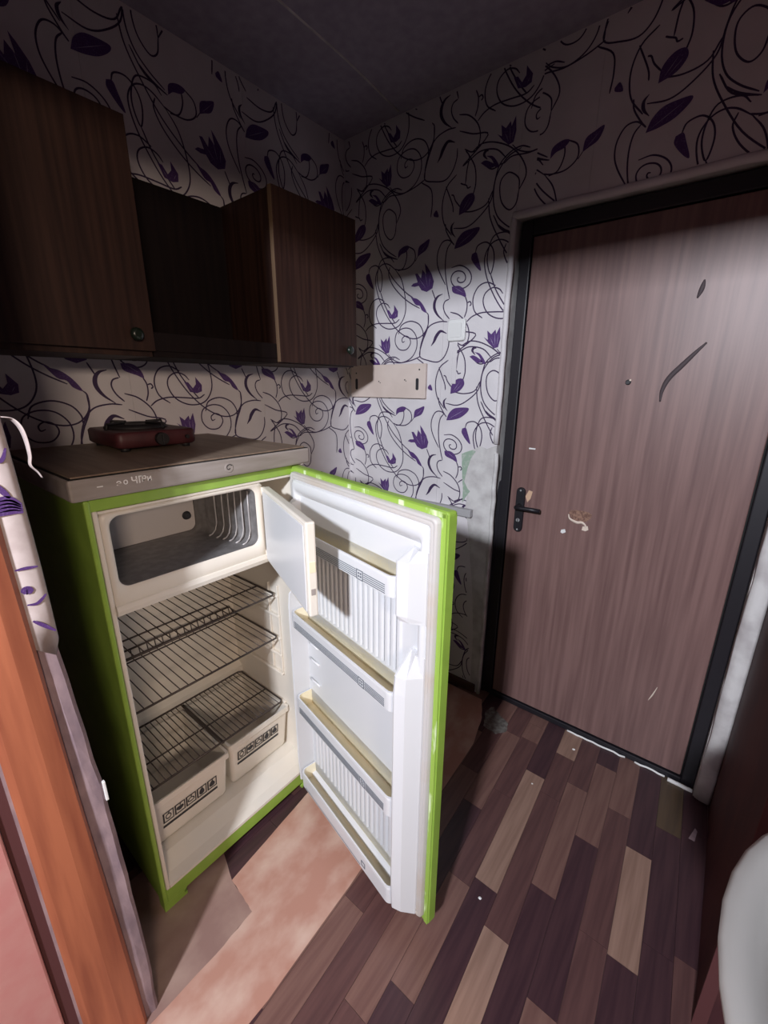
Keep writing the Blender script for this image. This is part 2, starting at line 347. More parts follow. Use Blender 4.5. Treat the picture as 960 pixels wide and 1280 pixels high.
sheet('worn_linoleum', rough([(.60, -.03), (.605, -.60), (.60, -.90), (.642, -1.246), (.70, -1.25), (.761, -1.256), (.769, -1.375), (.765, -1.66), (.945, -1.66), (.952, -1.34), (.937, -1.03), (.925, -.85), (.990, -.6), (.978, -.3), (.94, -.14), (.885, -.03)], .0012), 0, .0011, 'worn', 'worn salmon pink patch of linoleum with the print rubbed off')
sheet('worn_linoleum', rough([(.50, -1.20), (.642, -1.246), (.70, -1.25), (.761, -1.256), (.769, -1.375), (.765, -1.66), (.40, -1.66), (.40, -1.25)], .0012), 0, .0007, 'worn_shade', 'worn patch of linoleum at the fridge foot, colour darkened for the jamb shadow')  # same worn linoleum in a darker copy, jamb shadow put into the colour
sheet('dust_patch', rough([(.955, -.04), (1.0, -.075), (1.05, -.10), (1.06, -.15), (1.03, -.19), (.985, -.185), (.955, -.15), (.935, -.09)], .008, 3), 0, .0016, 'dust', 'grey worn spot near the threshold')

# partition with the doorway the camera stands in
XJ = .75
m = MB(); A = []
for i in range(40):
    z = i*H/39; a = .006*math.sin(z*9)+jit(.003)
    yc = -1.517-.026*max(0, min(1, (z-.7)/.35))+.004*math.sin(z*7)+jit(.0015)
    A.append([(-.1, -1.556, z), (XJ-.05, -1.556, z), (XJ-.010, yc-.003, z), (XJ-.004, yc-.001, z), (XJ+.001, yc-.008+a*.2, z), (XJ+a*.3, yc-.022, z), (XJ-.002, -1.56, z), (XJ-.002, -1.655, z), (-.1, -1.655, z)])
m.loft(A, 'mauve', smooth=False)
m.box((XJ, -1.655, 2.06), (2.3, -1.53, H), 'plaster')
wall_front = struct(m.build('wall_front'), 'partition with the doorway, rough mauve plaster where torn', 'wall')
# remains of wallpaper wrapping the partition end
m = MB(); A = []
for i in range(24):
    z = 1.045+i*(H-1.045)/23; w_ = jit(.003)
    z2 = z
    yc = -1.517-.026*max(0, min(1, (z-.7)/.35))+.004*math.sin(z*7)
    A.append([(XJ-.012, yc+.004, z2+.0), (XJ+.002, yc, z2), (XJ+.0045, yc-.008, z2-(.022 if i == 0 else 0)), (XJ+.0035, -1.582, z2+(.01 if i == 0 else 0))])
m.loft(A, 'oldpaper', closed=False, cap0=False, cap1=False); o = m.build('wallpaper_remnant', wall_front)
sm = o.modifiers.new('thick', 'SOLIDIFY'); sm.thickness = .0008
# purple vine strokes on it
m = MB()
def stroke(P, hw):
    C = catmull(P, 6); n = len(C); X = XJ+.0062
    va = []
    for i, p in enumerate(C):
        t = (C[min(i+1, n-1)]-C[max(i-1, 0)]).normalized(); a = Vector((-t.y, t.x, 0))*hw*(.5+.7*math.sin(math.pi*i/(n-1)))
        va.append((m.bm.verts.new((X, (p+a).x, (p+a).y)), m.bm.verts.new((X, (p-a).x, (p-a).y))))
    for a, b in zip(va, va[1:]): m.face([a[0], a[1], b[1], b[0]], 'petal')
stroke([(-1.572, 1.190), (-1.562, 1.190), (-1.552, 1.189), (-1.543, 1.188)], .0022)
stroke([(-1.568, 1.128), (-1.556, 1.126), (-1.548, 1.131), (-1.541, 1.138)], .0022)
stroke([(-1.570, 1.150), (-1.564, 1.153), (-1.557, 1.148)], .006)
stroke([(-1.566, 1.098), (-1.555, 1.086), (-1.540, 1.068)], .0026)
for k in range(5): stroke([(-1.580, 1.302-.0052*k), (-1.566, 1.305-.0055*k), (-1.555, 1.303-.005*k), (-1.5445, 1.292-.003*k)], .0034)
stroke([(-1.578, 1.335), (-1.568, 1.325), (-1.560, 1.312), (-1.556, 1.305)], .0034)
stroke([(-1.574, 1.375), (-1.560, 1.362), (-1.553, 1.365), (-1.547, 1.38)], .0024)
o = m.build('wallpaper_print', wall_front)
# curled strip of torn paper
m = MB(); A = []
C = catmull([(XJ-.002, -1.545, 1.425), (XJ, -1.532, 1.422), (XJ+.004, -1.524, 1.41), (XJ+.003, -1.520, 1.39), (XJ, -1.519, 1.365), (XJ, -1.521, 1.35), (XJ+.001, -1.514, 1.338), (XJ, -1.510, 1.328)], 5)
for i, p in enumerate(C):
    w_ = .007*(1-i/len(C))+.0012
    A.append([(p.x-w_, p.y-w_*.3, p.z), (p.x, p.y+.001, p.z+.001), (p.x+w_*.6, p.y+w_*.4, p.z)])
m.loft(A, 'oldpaper', closed=False, cap0=False, cap1=False); o = m.build('torn_paper_curl', wall_front)
sm = o.modifiers.new('thick', 'SOLIDIFY'); sm.thickness = .0008
m = MB(); m.box((XJ-.004, -1.5255, .672), (XJ+.004, -1.5205, .718), 'white', .001); o = tag(m.build('plastic_clip'), 'small white plastic clip stuck in the torn wall edge', 'clip')
# orange timber casing of the doorway
m = MB(); A = []
for i in range(30):
    z = i*2.1/29; j = .0015*math.sin(z*6); k_ = -1.576+.03*(1-min(1, z/1.26))
    A.append([(XJ-.004, k_+.001+j, z), (XJ+.004, k_+j, z), (XJ+.010, k_-.006, z), (XJ+.013, -1.603+.012*(1-min(1, z/1.2)), z), (XJ+.008, -1.640, z), (XJ+.004, -1.6505, z), (XJ-.004, -1.6505, z)])
m.loft(A, 'orange', smooth=False)
o = struct(m.build('trim_4'), 'orange brown painted timber casing of the near doorway', 'trim')
m = MB(); m.box((XJ-.03, -1.674, 0), (XJ-.004, -1.650, 2.1), 'redgap'); o = struct(m.build('trim_5'), 'dark red strip in the gap beside the orange casing', 'trim')
m = MB(); m.box((XJ-.035, -2.35, .01), (XJ+.0015, -1.675, 2.03), 'pink', .004); o = struct(m.build('door_2'), 'pink painted room door leaf standing open, at the lower left', 'door')

# ================================================================ STEEL ENTRANCE DOOR
YD = .036
D1 = MB(); z0, z1, x0, x1 = 0, 2.05, .858, 1.732
D1.box((x0, YD, z0), (.9, YD+.05, z1), 'steel_black', .004); D1.box((1.69, YD, z0), (x1, YD+.05, z1), 'steel_black', .004)
D1.box((.9, YD, 2.0), (1.69, YD+.05, z1), 'steel_black', .004); D1.box((.9, YD-.004, 0), (1.69, YD+.05, .026), 'steel_black', .003)
D1.box((.875, YD+.02, .01), (1.72, YD+.03, 2.03), 'gasket_black')
D1.box((OX0-.02, YD+.05, 0), (OX1+.02, YD+.06, OZ+.02), 'gasket_black')
door = struct(D1.build('door_1'), 'brown laminate steel entrance door in a black metal frame', 'door')
m = MB(); m.box((.905, YD+.004, .03), (1.685, YD+.019, 1.996), 'doorwood', .003); panel = m.build('door_panel', door)
# black tape bulge left of the handle
m = MB(); m.prism([(.848, YD-.002, 0), (.862, YD-.002, 0), (.866, YD-.002, 1.06), (.862, YD-.002, 1.085), (.854, YD-.002, 1.075), (.849, YD-.002, 1.04)], (0, .004, 0), 'steel_black'); m.build('frame_tape', door)
# handle
hp = thing  # noqa
m = MB(); yf = YD+.004
ring = lambda s, y: [(a, y, b) for a, b in rrect((.934+s, .868+s), (.972-s, 1.064-s), .0185-s, 6)]
m.loft([ring(0, yf), ring(0, yf-.006), ring(.003, yf-.010)], 'steel_black'); plate = m.build('handle_plate', door)
m = MB()
m.tube([(.953, yf-.008, .985), (.953, yf-.045, .985)], .010, 'steel_black', 12)
m.tube([(.950, yf-.046, .985), (.975, yf-.048, .986), (1.01, yf-.047, .987), (1.052, yf-.044, .986)], .009, 'steel_black', 12)
m.build('handle_lever', plate)
for z in (1.052, .880): m = MB(); m.disc((.953, yf-.010, z), (0, -1, 0), .004, .0015, 'chrome', 12); m.build('screw', plate)
m = MB(); m.disc((.953, yf-.010, .922), (0, -1, 0), .008, .003, 'chrome', 14); m.box((.9515, yf-.0145, .915), (.9545, yf-.0125, .929), 'gasket_black'); m.build('lock_cylinder', plate)
# damage on the laminate
def chipm(name, P, y, mt, th=.001, lab=None):
    m = MB(); m.prism([(x, y, z) for x, z in P], (0, th, 0), mt); o = m.build(name, door)
    if lab: o['label'] = lab
    return o
yv = YD+.0038
chipm('veneer_scab', [(1.195+.04*math.cos(t)*(1+.15*math.sin(3*t)), .985+.027*math.sin(t)*(1+.2*math.cos(2*t))) for t in [i*.42 for i in range(15)]], yv-.0008, 'scab', lab='round torn spot in the laminate')
def ribbon(name, P, hw, mt, y):
    m = MB(); C = catmull(P, 5); n = len(C); L = []
    for i, p in enumerate(C):
        t = (C[min(i+1, n-1)]-C[max(i-1, 0)]).normalized(); a = Vector((-t.y, t.x, 0))*hw*(.35+.8*math.sin(math.pi*i/(n-1)))
        L.append([(p.x+a.x, y, p.y+a.y), (p.x-a.x, y, p.y-a.y)])
    m.loft(L, mt, closed=False, cap0=False, cap1=False); o = m.build(name, door); md = o.modifiers.new('t', 'SOLIDIFY'); md.thickness = .0006; return o
ribbon('torn_edge', [(1.152, .985), (1.158, .968), (1.175, .960), (1.19, .957), (1.205, .960), (1.218, .952), (1.222, .940)], .0045, 'chip', yv-.0014)
chipm('torn_flap', [(1.210, .945), (1.228, .950), (1.232, .935), (1.222, .928), (1.208, .930)], yv-.0015, 'chip')
chipm('paint_fleck', [(1.132, .915), (1.146, .920), (1.150, .908), (1.138, .900), (1.130, .904)], yv-.0015, 'white')
chipm('tape_scrap', [(.972, 1.028), (.984, 1.056), (1.0, 1.052), (.994, 1.02), (.982, 1.004)], yv-.0008, 'tan', lab='torn beige tape scrap beside the handle')
chipm('paint_fleck', [(.966, 1.226), (.992, 1.226), (.993, 1.231), (.967, 1.232)], yv-.001, 'white')
ribbon('scuff_mark', [(1.392, 1.425), (1.392, 1.46), (1.405, 1.50), (1.435, 1.54), (1.462, 1.575), (1.487, 1.605)], .007, 'scuff', yv-.0010)
ribbon('scuff_mark', [(1.44, 1.735), (1.447, 1.76), (1.45, 1.785)], .006, 'scuff', yv-.0010)
ribbon('scuff_mark', [(1.535, .30), (1.545, .33), (1.555, .37)], .002, 'chip', yv-.0010)
m = MB(); m.disc((1.288, yv, 1.487), (0, -1, 0), .007, .004, 'steel_black', 14, prof=[(.009, 0), (.009, .003), (.006, .004), (.005, .002)]); m.disc((1.294, yv, 1.494), (0, -1, 0), .0035, .004, 'chip', 8); m.build('peephole', door)
# white bead along the threshold, painted in for the daylight gleam under the door
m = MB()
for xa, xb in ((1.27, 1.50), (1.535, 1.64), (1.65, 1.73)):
    n = max(3, int((xb-xa)/.02)); m.tube([(xa+(xb-xa)*i/n, YD-.008+jit(.002)-(.01 if xb > 1.7 else 0), .004+jit(.001)) for i in range(n+1)], .004 if xb < 1.7 else .008, 'beadwhite', 7)
tag(m.build('gleam_bead'), 'white bead along the threshold of the entrance door, in place of the daylight gleam', 'gleam')
for (x, y, r, lab) in ((1.263, -.808, .006, 'white crumb on the floor beside the fridge door'), (1.323, -.06, .007, 'pale crumb on the light plank by the threshold'), (1.245, -.33, .004, 'tiny white crumb on the plank joint in mid floor')):
    m = MB(); m.loft([[(x+r*s*math.cos(a)*(1+.25*math.sin(a*2+x*9)), y+r*s*.7*math.sin(a), z) for a in [k*math.pi/4 for k in range(8)]] for s, z in ((.8, 0), (1, r*.3), (.5, r*.6))], 'beadwhite', smooth=False); tag(m.build('crumb'), lab, 'crumb')
m = MB(); m.prism([(1.735, -.20, 0), (1.752, -.20, 0), (1.757, -.155, 0), (1.750, -.145, 0)], (0, 0, .0015), 'mauve'); tag(m.build('reflection_patch'), 'grey patch painting a reflection at the foot of the maroon wall', 'reflection')  # flat patch put in for a pale reflection on the floor
# ================================================================ WALL FITTINGS (back wall)
t = thing('wall_board', 'cream hanging board with two keyhole slots, left of the light switch', 'board', (.26, 0, 1.415))
m = MB(); m.box((.035, -.018, 1.415), (.488, -.001, 1.567), 'board', .003); m.build('panel', t)
for x, s in ((.445, 1), (.075, 1)):
    m = MB(); m.loft([[(x+a, y, 1.478+b) for a, b in rrect((-.008, -.026), (.008, .026), .007, 4)] for y in (-.0176, -.0186)], 'black'); m.build('slot', t)
for x, z, r in ((.455, 1.541, .004), (.22, 1.49, .0032), (.375, 1.497, .0035), (.228, 1.484, .0025), (.382, 1.492, .0025), (.073, 1.53, .004)):
    m = MB(); m.disc((x, -.0178, z), (0, -1, 0), r, .0008, 'black', 8); m.build('screw_hole', t)
t = thing('light_switch', 'white square light switch left of the entrance door', 'switch', (.63, 0, 1.695))
m = MB(); m.loft([[(a, y, b) for a, b in rrect((.588+s, 1.652+s), (.670-s, 1.736-s), .010, 4)] for s, y in ((0, -.001), (0, -.010), (.003, -.013))], 'white'); m.build('switch_frame', t)
m = MB(); m.loft([[(a, y+(-.003 if b > 1.695 else 0), b) for a, b in rrect((.602, 1.666), (.656, 1.722), .004, 3)] for y in (-.0125, -.0155)], 'white'); m.build('rocker', t)
m = MB(); m.box((.612, -.004, 1.48), (.634, -.0005, 1.651), 'paper', .0018); tag(m.build('cable_cover'), 'low papered cable ridge running down from the light switch', 'cable cover')
m = MB(); m.box((.10, -.030, .905), (.757, -.001, .940), 'greyduct', .003); tag(m.build('cable_duct'), 'grey cable duct on the wall behind the fridge door', 'duct')

# ================================================================ WALL CABINETS
def cabinet(y0, y1, x, zb, zt, lab, hy, hz, dz0):
    t = thing('wall_cabinet', lab, 'cabinet', (x/2, (y0+y1)/2, zb), 'walnut wall cabinets')
    m = MB(); m.box((.001, y0+.002, zb), (x-.019, y1-.002, zt), 'cabwood', .001); m.build('body', t)
    m = MB(); m.box((x-.018, y0, dz0), (x, y1, zt+.004), 'cabwood', .0015)
    d = m.build('door', t)
    m = MB(); m.box((x-.0178, y0-.0012, dz0+.001), (x-.0005, y0-.0002, zt+.003), 'edge'); m.build('edge_band', d)
    m = MB(); m.disc((x, hy, hz), (1, 0, 0), .016, .02, 'knob', 14, prof=[(.008, 0), (.008, .008), (.017, .013), (.016, .02), (.008, .024)]); m.build('knob', d)
    return t
cabinet(-1.525, -1.098, .30, 1.546, 2.098, 'left walnut wall cabinet, larger and nearest, above the hotplate', -1.148, 1.600, 1.560)
cabinet(-.665, -.262, .30, 1.546, 2.088, 'right walnut wall cabinet beside the corner, lit at its lower edge', -.318, 1.610, 1.550)
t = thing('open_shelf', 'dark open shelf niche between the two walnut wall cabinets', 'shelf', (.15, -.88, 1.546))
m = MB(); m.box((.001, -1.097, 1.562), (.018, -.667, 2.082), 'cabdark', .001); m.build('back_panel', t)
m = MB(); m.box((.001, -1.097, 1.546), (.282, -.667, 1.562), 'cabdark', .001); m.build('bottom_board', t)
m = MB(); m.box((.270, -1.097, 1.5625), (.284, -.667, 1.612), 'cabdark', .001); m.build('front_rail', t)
# ================================================================ FRIDGE
FX, Y0, Y1, HT, HL = .570, -1.4145, -.8337, 1.2365, 1.291
fr = thing('refrigerator', 'old lime green refrigerator with its door wide open', 'refrigerator', ((FX+.03)/2, (Y0+Y1)/2, 0))
m = MB(); T = .012
def side(ya, yb): m.box((.03, ya, .03), (FX, yb, HT), 'green', .004)
side(Y0, Y0+T); side(Y1-T, Y1)
m.box((.03, Y0+T, .03), (.04, Y1-T, HT), 'green')
m.box((.04, Y0+T, HT-.012), (FX-.001, Y1-T, HT-.0005), 'green')
m.box((FX-.012, Y0+T-.001, HT-.026), (FX-.0005, Y1-T+.001, HT-.001), 'green', .002)
m.box((FX-.014, Y0+T-.001, .026), (FX-.0005, Y1-T+.001, .076), 'green', .003)
m.box((.04, Y0+T, .03), (FX-.014, Y1-T, .04), 'green')
m.build('shell', fr)
for ya, s in ((Y0, 1), (Y1, -1)):
    m = MB(); P = [(0, 0), (.0, .032), (.066, .032), (.066, .024), (.058, .020), (.058, .012), (.066, .010), (.066, .0), (.02, .0)]
    m.prism([(FX-.001, ya+s*a, b) for a, b in P], (-.035, 0, 0), 'green'); m.build('foot', fr)
    m = MB(); m.box((.05, min(ya, ya+s*.05), 0), (.09, max(ya, ya+s*.05), .031), 'green'); m.build('foot', fr)
# liner: rims and inner walls
IY0, IY1, IX = -1.392, -.862, .15
m = MB()
m.box((FX-.01, Y0+.0125, .075), (FX+.0015, IY0, HT-.025), 'cream', .003)           # left rim
m.box((FX-.01, IY1, .075), (FX+.0015, Y1-.0125, HT-.025), 'cream', .003)           # right rim
m.box((IX, Y0+.014, .08), (FX-.009, IY0, HT-.027), 'cream')
m.box((IX, IY1, .08), (FX-.009, Y1-.014, HT-.027), 'cream')
m.box((IX-.02, Y0+.014, .08), (IX, Y1-.014, HT-.027), 'cream')
m.box((IX, IY0, HT-.032), (FX+.0012, IY1, HT-.0265), 'cream')
# sloping floor of the liner
m.prism([(FX+.0018, IY0, .076), (FX+.0018, IY0, .086), (FX-.03, IY0, .092), (.49, IY0, .112), (IX, IY0, .125), (IX, IY0, .076)], (0, IY1-IY0, 0), 'cream')
m.prism([(IX, IY0, .13), (IX+.022, IY0, .13), (IX+.022, IY0, .345), (IX, IY0, .362)], (0, IY1-IY0, 0), 'cream')
# shelf support ribs on the right wall
for z in (.60, .77, .3235, .69, .53, .45):
    m.box((.20, IY1-.012, z-.016), (.46, IY1, z-.006), 'cream', .003)
    m.box((.20, IY0, z-.016), (.46, IY0+.008, z-.006), 'cream', .003)
for x in (.452, .40): m.box((x, IY1-.008, z), (x+.007, IY1, .80), 'cream', .002)
m.build('liner', fr)
# freezer compartment
FY0, FY1, FZ0, FZ1 = IY0+.0005, -.972, .968, HT-.033
m = MB()
outer = rrect((FY0, FZ0), (FY1, FZ1), .014, 5); inner = rrect((-1.374, 1.022), (-.998, 1.192), .024, 5)
def yz(P, x): return [(x, a, b) for a, b in P]
m.loft([yz(outer, .268), yz(outer, FX-.004), yz(rrect((FY0+.003, FZ0+.003), (FY1-.003, FZ1-.003), .012, 5), FX+.002), yz(rrect((-1.379, 1.017), (-.993, 1.197), .027, 5), FX+.002), yz(inner, FX-.004)], 'cream', cap0=True, cap1=False)
m.loft([[(FX-.03, FY0, FZ0), (FX-.03, FY0, FZ0-.012), (FX+.006, FY0, FZ0-.008), (FX+.009, FY0, FZ0+.004), (FX+.006, FY0, FZ0+.014), (FX-.0, FY0, FZ0+.018)],
        [(FX-.03, FY1, FZ0), (FX-.03, FY1, FZ0-.012), (FX+.006, FY1, FZ0-.008), (FX+.009, FY1, FZ0+.004), (FX+.006, FY1, FZ0+.014), (FX-.0, FY1, FZ0+.018)]], 'cream', smooth=False)
fz = m.build('freezer_box', fr)
m = MB(); rings = []
N_ = 26
for i in range(N_+1):
    t = i/N_; x = FX-.004-t*.285
    a0, a1, b0, b1 = -1.374-.010*t, -.998-.040*t, 1.022-.004*t, 1.192
    w_ = .005 if (i % 4 in (1, 2) and 2 < i < 24) else 0
    rings.append(yz(rrect((a0-w_, b0), (a1+w_, b1), .024, 5), x))
def cavm(s, a, b, i):
    z = (a[i].co.z+b[i].co.z)/2; return 'alu'
m.loft(rings, cavm, smooth=True); m.build('freezer_cavity', fz)
for t in (.10, .20, .30, .40, .50, .62):
    x = FX-.004-t*.285; yr = -.998-.040*t-.002; m = MB()
    m.tube([(x, yr, 1.178), (x, yr-.0008, 1.12), (x, yr-.001, 1.058), (x, yr-.006, 1.036), (x, yr-.018, 1.0245), (x, yr-.03, 1.0215)], .0026, 'alurib', 6); m.build('evaporator_rib', fz)
m = MB(); m.prism(yz(rrect((-1.384+.002, 1.018+.001), (-1.038-.002, 1.191), .022, 5), FX-.2885), (.0012, 0, 0), 'frzback'); m.build('back_plate', fz)
m = MB(); m.disc((FX-.287, -1.066, 1.070), (1, 0, 0), .011, .012, 'black', 16, prof=[(.014, 0), (.014, .002), (.010, .003), (.010, .012), (.007, .013)]); m.build('knob', fz)
# freezer flap, open
ang = math.radians(22.3); HX, HY = FX+.006, -.980
def FD(p):  # L, n, z -> world
    return Vector((HX+p.x*math.cos(ang)-p.y*math.sin(ang), HY-p.x*math.sin(ang)-p.y*math.cos(ang), p.z))
m = MB(); m.box((0, -.022, .965), (.378, .0, 1.192), 'cream', .004, T=FD); fdoor = m.build('freezer_door', fr)
m = MB(); m.box((.012, .0002, .975), (.366, .003, 1.182), 'fwhite', .0012, T=FD); m.build('inner_face', fdoor)
m = MB(); m.box((.3782, -.016, 1.02), (.3792, -.006, 1.035), 'lidgrey', T=FD); m.build('latch', fdoor); m = MB(); m.box((.3782, -.018, 1.075), (.3796, -.004, 1.10), 'cream2', T=FD); m.build('latch', fdoor)
for z in (.985, 1.178): m = MB(); m.tube([(HX-.004, HY+.006, z-.012), (HX-.004, HY+.006, z+.012)], .006, 'cream', 10); m.build('hinge', fdoor)
# wire shelves
RY0, RY1, RB, RF = IY0+.003, IY1-.014, .176, .455
def rack(z, n, raised=False, dbl=False):
    m = MB()
    P = [(RF, RY0, z), (RF, RY1-.01, z), (RF-.01, RY1, z), (RB+.01, RY1, z), (RB, RY1-.01, z), (RB, RY0, z)]
    m.tube(P, .0034, 'wire', 7); m.tube([(RF, RY0, z), (RB, RY0, z)], .0034, 'wire', 7)
    s = m.build('wire_shelf', fr)
    if raised:
        m = MB(); m.tube([(RB+.004, RY0, z+.034), (RB+.004, RY1-.02, z+.034), (RB+.002, RY1-.004, z+.004)], .0034, 'wire', 7)
        m.tube([(RB+.03, RY0, z+.004), (RB+.03, RY1-.004, z+.004)], .0026, 'wire', 6); m.build('back_rail', s)
    else:
        m = MB(); m.tube([((RF+RB)/2+.03, RY0, z-.004), ((RF+RB)/2+.03, RY1, z-.004)], .0026, 'wire', 6); m.build('cross_rod', s)
    m = MB(); r = .0017
    for k in range(n):
        if k == 0:
            pts = [(RF, 0, .0022), (RB, 0, .0022)]
            if raised: pts = [(RF, 0, .0022), (RB+.012, 0, .003), (RB+.004, 0, .034)]
            m.tube(pts, r, 'wire', 5); o = m.build('rod', s); base = o
            o.location = o.location + Vector((0, RY0+(RY1-RY0)/(n+1), z)); p0 = o.location.copy()
        else:
            o = base.copy(); col.objects.link(o); o.parent = s; o.location = p0+Vector((0, k*(RY1-RY0)/(n+1), 0))
    return s
rack(.7696, 19); rack(.5997, 19, raised=True); s3 = rack(.3235, 27)
m = MB(); m.box((RB, -1.128, .314), (RF, -1.119, .3190), 'wire', .002); m.build('centre_bar', s3)
# crisper drawers
def drawer(ya, yb, xf, zt, zb, icons):
    m = MB(); xb = .18
    def ring(x0_, x1_, a, b, r, z): return [(p, q, z) for p, q in rrect((x0_, a), (x1_, b), r, 4)]
    out = [ring(xb+.01, xf-.030, ya+.014, yb-.014, .012, zb), ring(xb+.004, xf-.024, ya+.010, yb-.010, .014, zb+.012), ring(xb, xf-.006, ya+.005, yb-.005, .012, zt-.022),
           ring(xb-.001, xf, ya, yb, .008, zt-.020), ring(xb-.001, xf, ya, yb, .008, zt),
           ring(xb+.004, xf-.006, ya+.008, yb-.008, .008, zt-.001), ring(xb+.012, xf-.032, ya+.014, yb-.014, .01, zb+.006)]
    m.loft(out, 'cream', smooth=False)
    d = m.build('drawer', fr)
    # pictogram strip on the sloping front
    y_0, y_1, zi0, zi1 = icons
    def X(z): return xf-.006-.018*(zt-.022-z)/(zt-.022-zb-.012)+.0012
    m = MB(); n = 5; wI = (y_1-y_0)/n
    def quad(a, b, c, e, mt='black', off=0): m.prism([(X(c)+off, a, c), (X(c)+off, b, c), (X(e)+off, b, e), (X(e)+off, a, e)], (.0006, 0, 0), mt)
    quad(y_0, y_1, zi0-.019, zi0-.010)
    for i in range(n):
        a = y_0+i*wI+.0015; b = a+wI-.003; h = zi1-zi0
        for q in ((a, b, zi0, zi0+.0035), (a, b, zi1-.0035, zi1), (a, a+.0045, zi0, zi1), (b-.003, b, zi0, zi1)): quad(*q)
        cx, cz = (a+b)/2, (zi0+zi1)/2
        sh = [lambda t: (.009, .011), lambda t: (.0115, .008*(1+.2*math.sin(3*t))), lambda t: (.011*(1-.2*math.sin(t)), .009), lambda t: (.0075*(1.1-.4*math.sin(t)), .013), lambda t: (.009*(1-.5*math.sin(t)), .012)][i]
        pts = [(cx+sh(t)[0]*math.cos(t), cz+sh(t)[1]*math.sin(t)) for t in [k*math.pi/7 for k in range(14)]]
        if i in (0, 2): 
            for (p, q) in zip(pts, pts[1:]+pts[:1]):
                s1 = .72; m.prism([(X(p[1])+.0002, p[0], p[1]), (X(q[1])+.0002, q[0], q[1]), (X(q[1])+.0002, cx+(q[0]-cx)*s1, cz+(q[1]-cz)*s1), (X(p[1])+.0002, cx+(p[0]-cx)*s1, cz+(p[1]-cz)*s1)], (.0006, 0, 0), 'black')
        else: m.prism([(X(b_)+.0002, a_, b_) for a_, b_ in pts], (.0006, 0, 0), 'black')
        m.prism([(X(zi1-.006)+.0004, cx-.001, zi1-.006), (X(zi1-.006)+.0004, cx+.004, zi1-.004), (X(zi1-.012)+.0004, cx+.001, zi1-.012)], (.0006, 0, 0), 'black')
    m.build('pictogram_label', d)
    return d
drawer(IY0+.004, -1.126, .487, .300, .118, (-1.350, -1.172, .196, .236))
drawer(-1.118, IY1-.003, .477, .306, .118, (-1.088, -.914, .216, .254))

# lid (work top)
LY0, LY1, LX = -1.4386, -.803, .586
m = MB(); m.box((.012, LY0, 1.2395), (LX, LY1, HL-.004), 'lidgrey', .006); lid = m.build('lid', fr)
m = MB(); m.box((.016, LY0+.010, HL-.0045), (LX-.012, LY1-.010, HL), 'lidtop', .0015); m.build('laminate_top', lid)
m = MB(); m.box((.014, LY0+.004, HL-.005), (LX-.003, LY1-.004, HL-.0035), 'gasket_black'); m.build('seam', lid)
def text(body, size, loc, rot, mt, parent, name, ext=.0003, bold=0):
    c = bpy.data.curves.new(name, 'FONT'); c.body = body; c.size = size; c.extrude = ext; c.offset = bold; c.align_x = 'LEFT'
    o = bpy.data.objects.new(name, c); col.objects.link(o)
    dg = bpy.context.evaluated_depsgraph_get(); me = bpy.data.meshes.new_from_object(o.evaluated_get(dg))
    bpy.data.objects.remove(o); me.materials.clear(); me.materials.append(MT[mt])
    o = bpy.data.objects.new(name, me); col.objects.link(o); o.parent = parent
    o.location = loc; o.rotation_euler = rot; return o
rx = (math.pi/2, 0, math.pi/2)
for b, y, s, z in (('\u2013', -1.388, .020, 1.261), ('\u044d', -1.352, .020, 1.261), ('\u043e', -1.338, .017, 1.263), ('\u0427\u0413', -1.322, .021, 1.2615), ('\u0420\u0438', -1.300, .018, 1.263)):
    text(b, s, (LX+.0004, y, z), rx, 'white', lid, 'worn_letter', bold=.0004)
m = MB(); C = [(LX+.001, -1.083+.010*(1-.09*k)*math.cos(k*.6+.6), 1.263+.010*(1-.09*k)*math.sin(k*.6+.6)) for k in range(10)]
m.tube(C, .0013, 'gasket_black', 6); m.disc((LX-.0005, -1.083, 1.263), (1, 0, 0), .0125, .0018, 'lidgrey', 18); m.build('round_badge', lid)

# ---------------------------------------------------------------- fridge door
DA = .208; DX, DY = .5703, -.8337; DL = .6464; DZ0, DZ1 = .066, HT
cosA, sinA = math.cos(DA), math.sin(DA)
def DD(p): return Vector((DX+p.x*cosA-p.y*sinA, DY-p.x*sinA-p.y*cosA, p.z))
dw = MB(); dw.box((0, 0, DZ0), (DL, .030, DZ1), 'green', .006, T=DD)
fdr = dw.build('door', fr)
m = MB()
# worn lime edge strip on the free side and the top
m.box((DL-.001, .004, DZ0+.01), (DL+.0008, .026, DZ1-.008), 'green', T=DD)
m.box((DL-.014, .0295, DZ0+.004), (DL-.002, .0312, DZ1-.004), 'greenw', T=DD)
m.box((.012, .0295, DZ1-.013), (DL-.004, .0312, DZ1-.002), 'greenw', T=DD)
m.build('worn_edge', fdr)
# chrome-like hinge pins
m = MB(); m.tube([(DX+.004, DY+.004, HT), (DX+.004, DY+.004, HT+.004)], .010, 'lidgrey', 12); m.build('hinge_pin', fdr); m = MB(); m.tube([(DX+.004, DY+.004, DZ0-.03), (DX+.004, DY+.004, DZ0)], .007, 'lidgrey', 12); m.build('hinge_pin', fdr)
def LZ(P, n): return [(a, n, b) for a, b in P]
# magnetic gasket: ring with a groove
m = MB()
def rr(s, r=.012): return rrect((.016+s, DZ0+.014+s), (DL-.016-s, DZ1-.014-s), max(.004, r-s*.3), 4)
m.loft([LZ(rr(0), .030), LZ(rr(.001), .040), LZ(rr(.005), .044), LZ(rr(.009), .041), LZ(rr(.012), .041), LZ(rr(.016), .044), LZ(rr(.020), .041), LZ(rr(.022), .030)], 'gask', cap0=False, cap1=False, T=DD)
m.build('gasket', fdr)
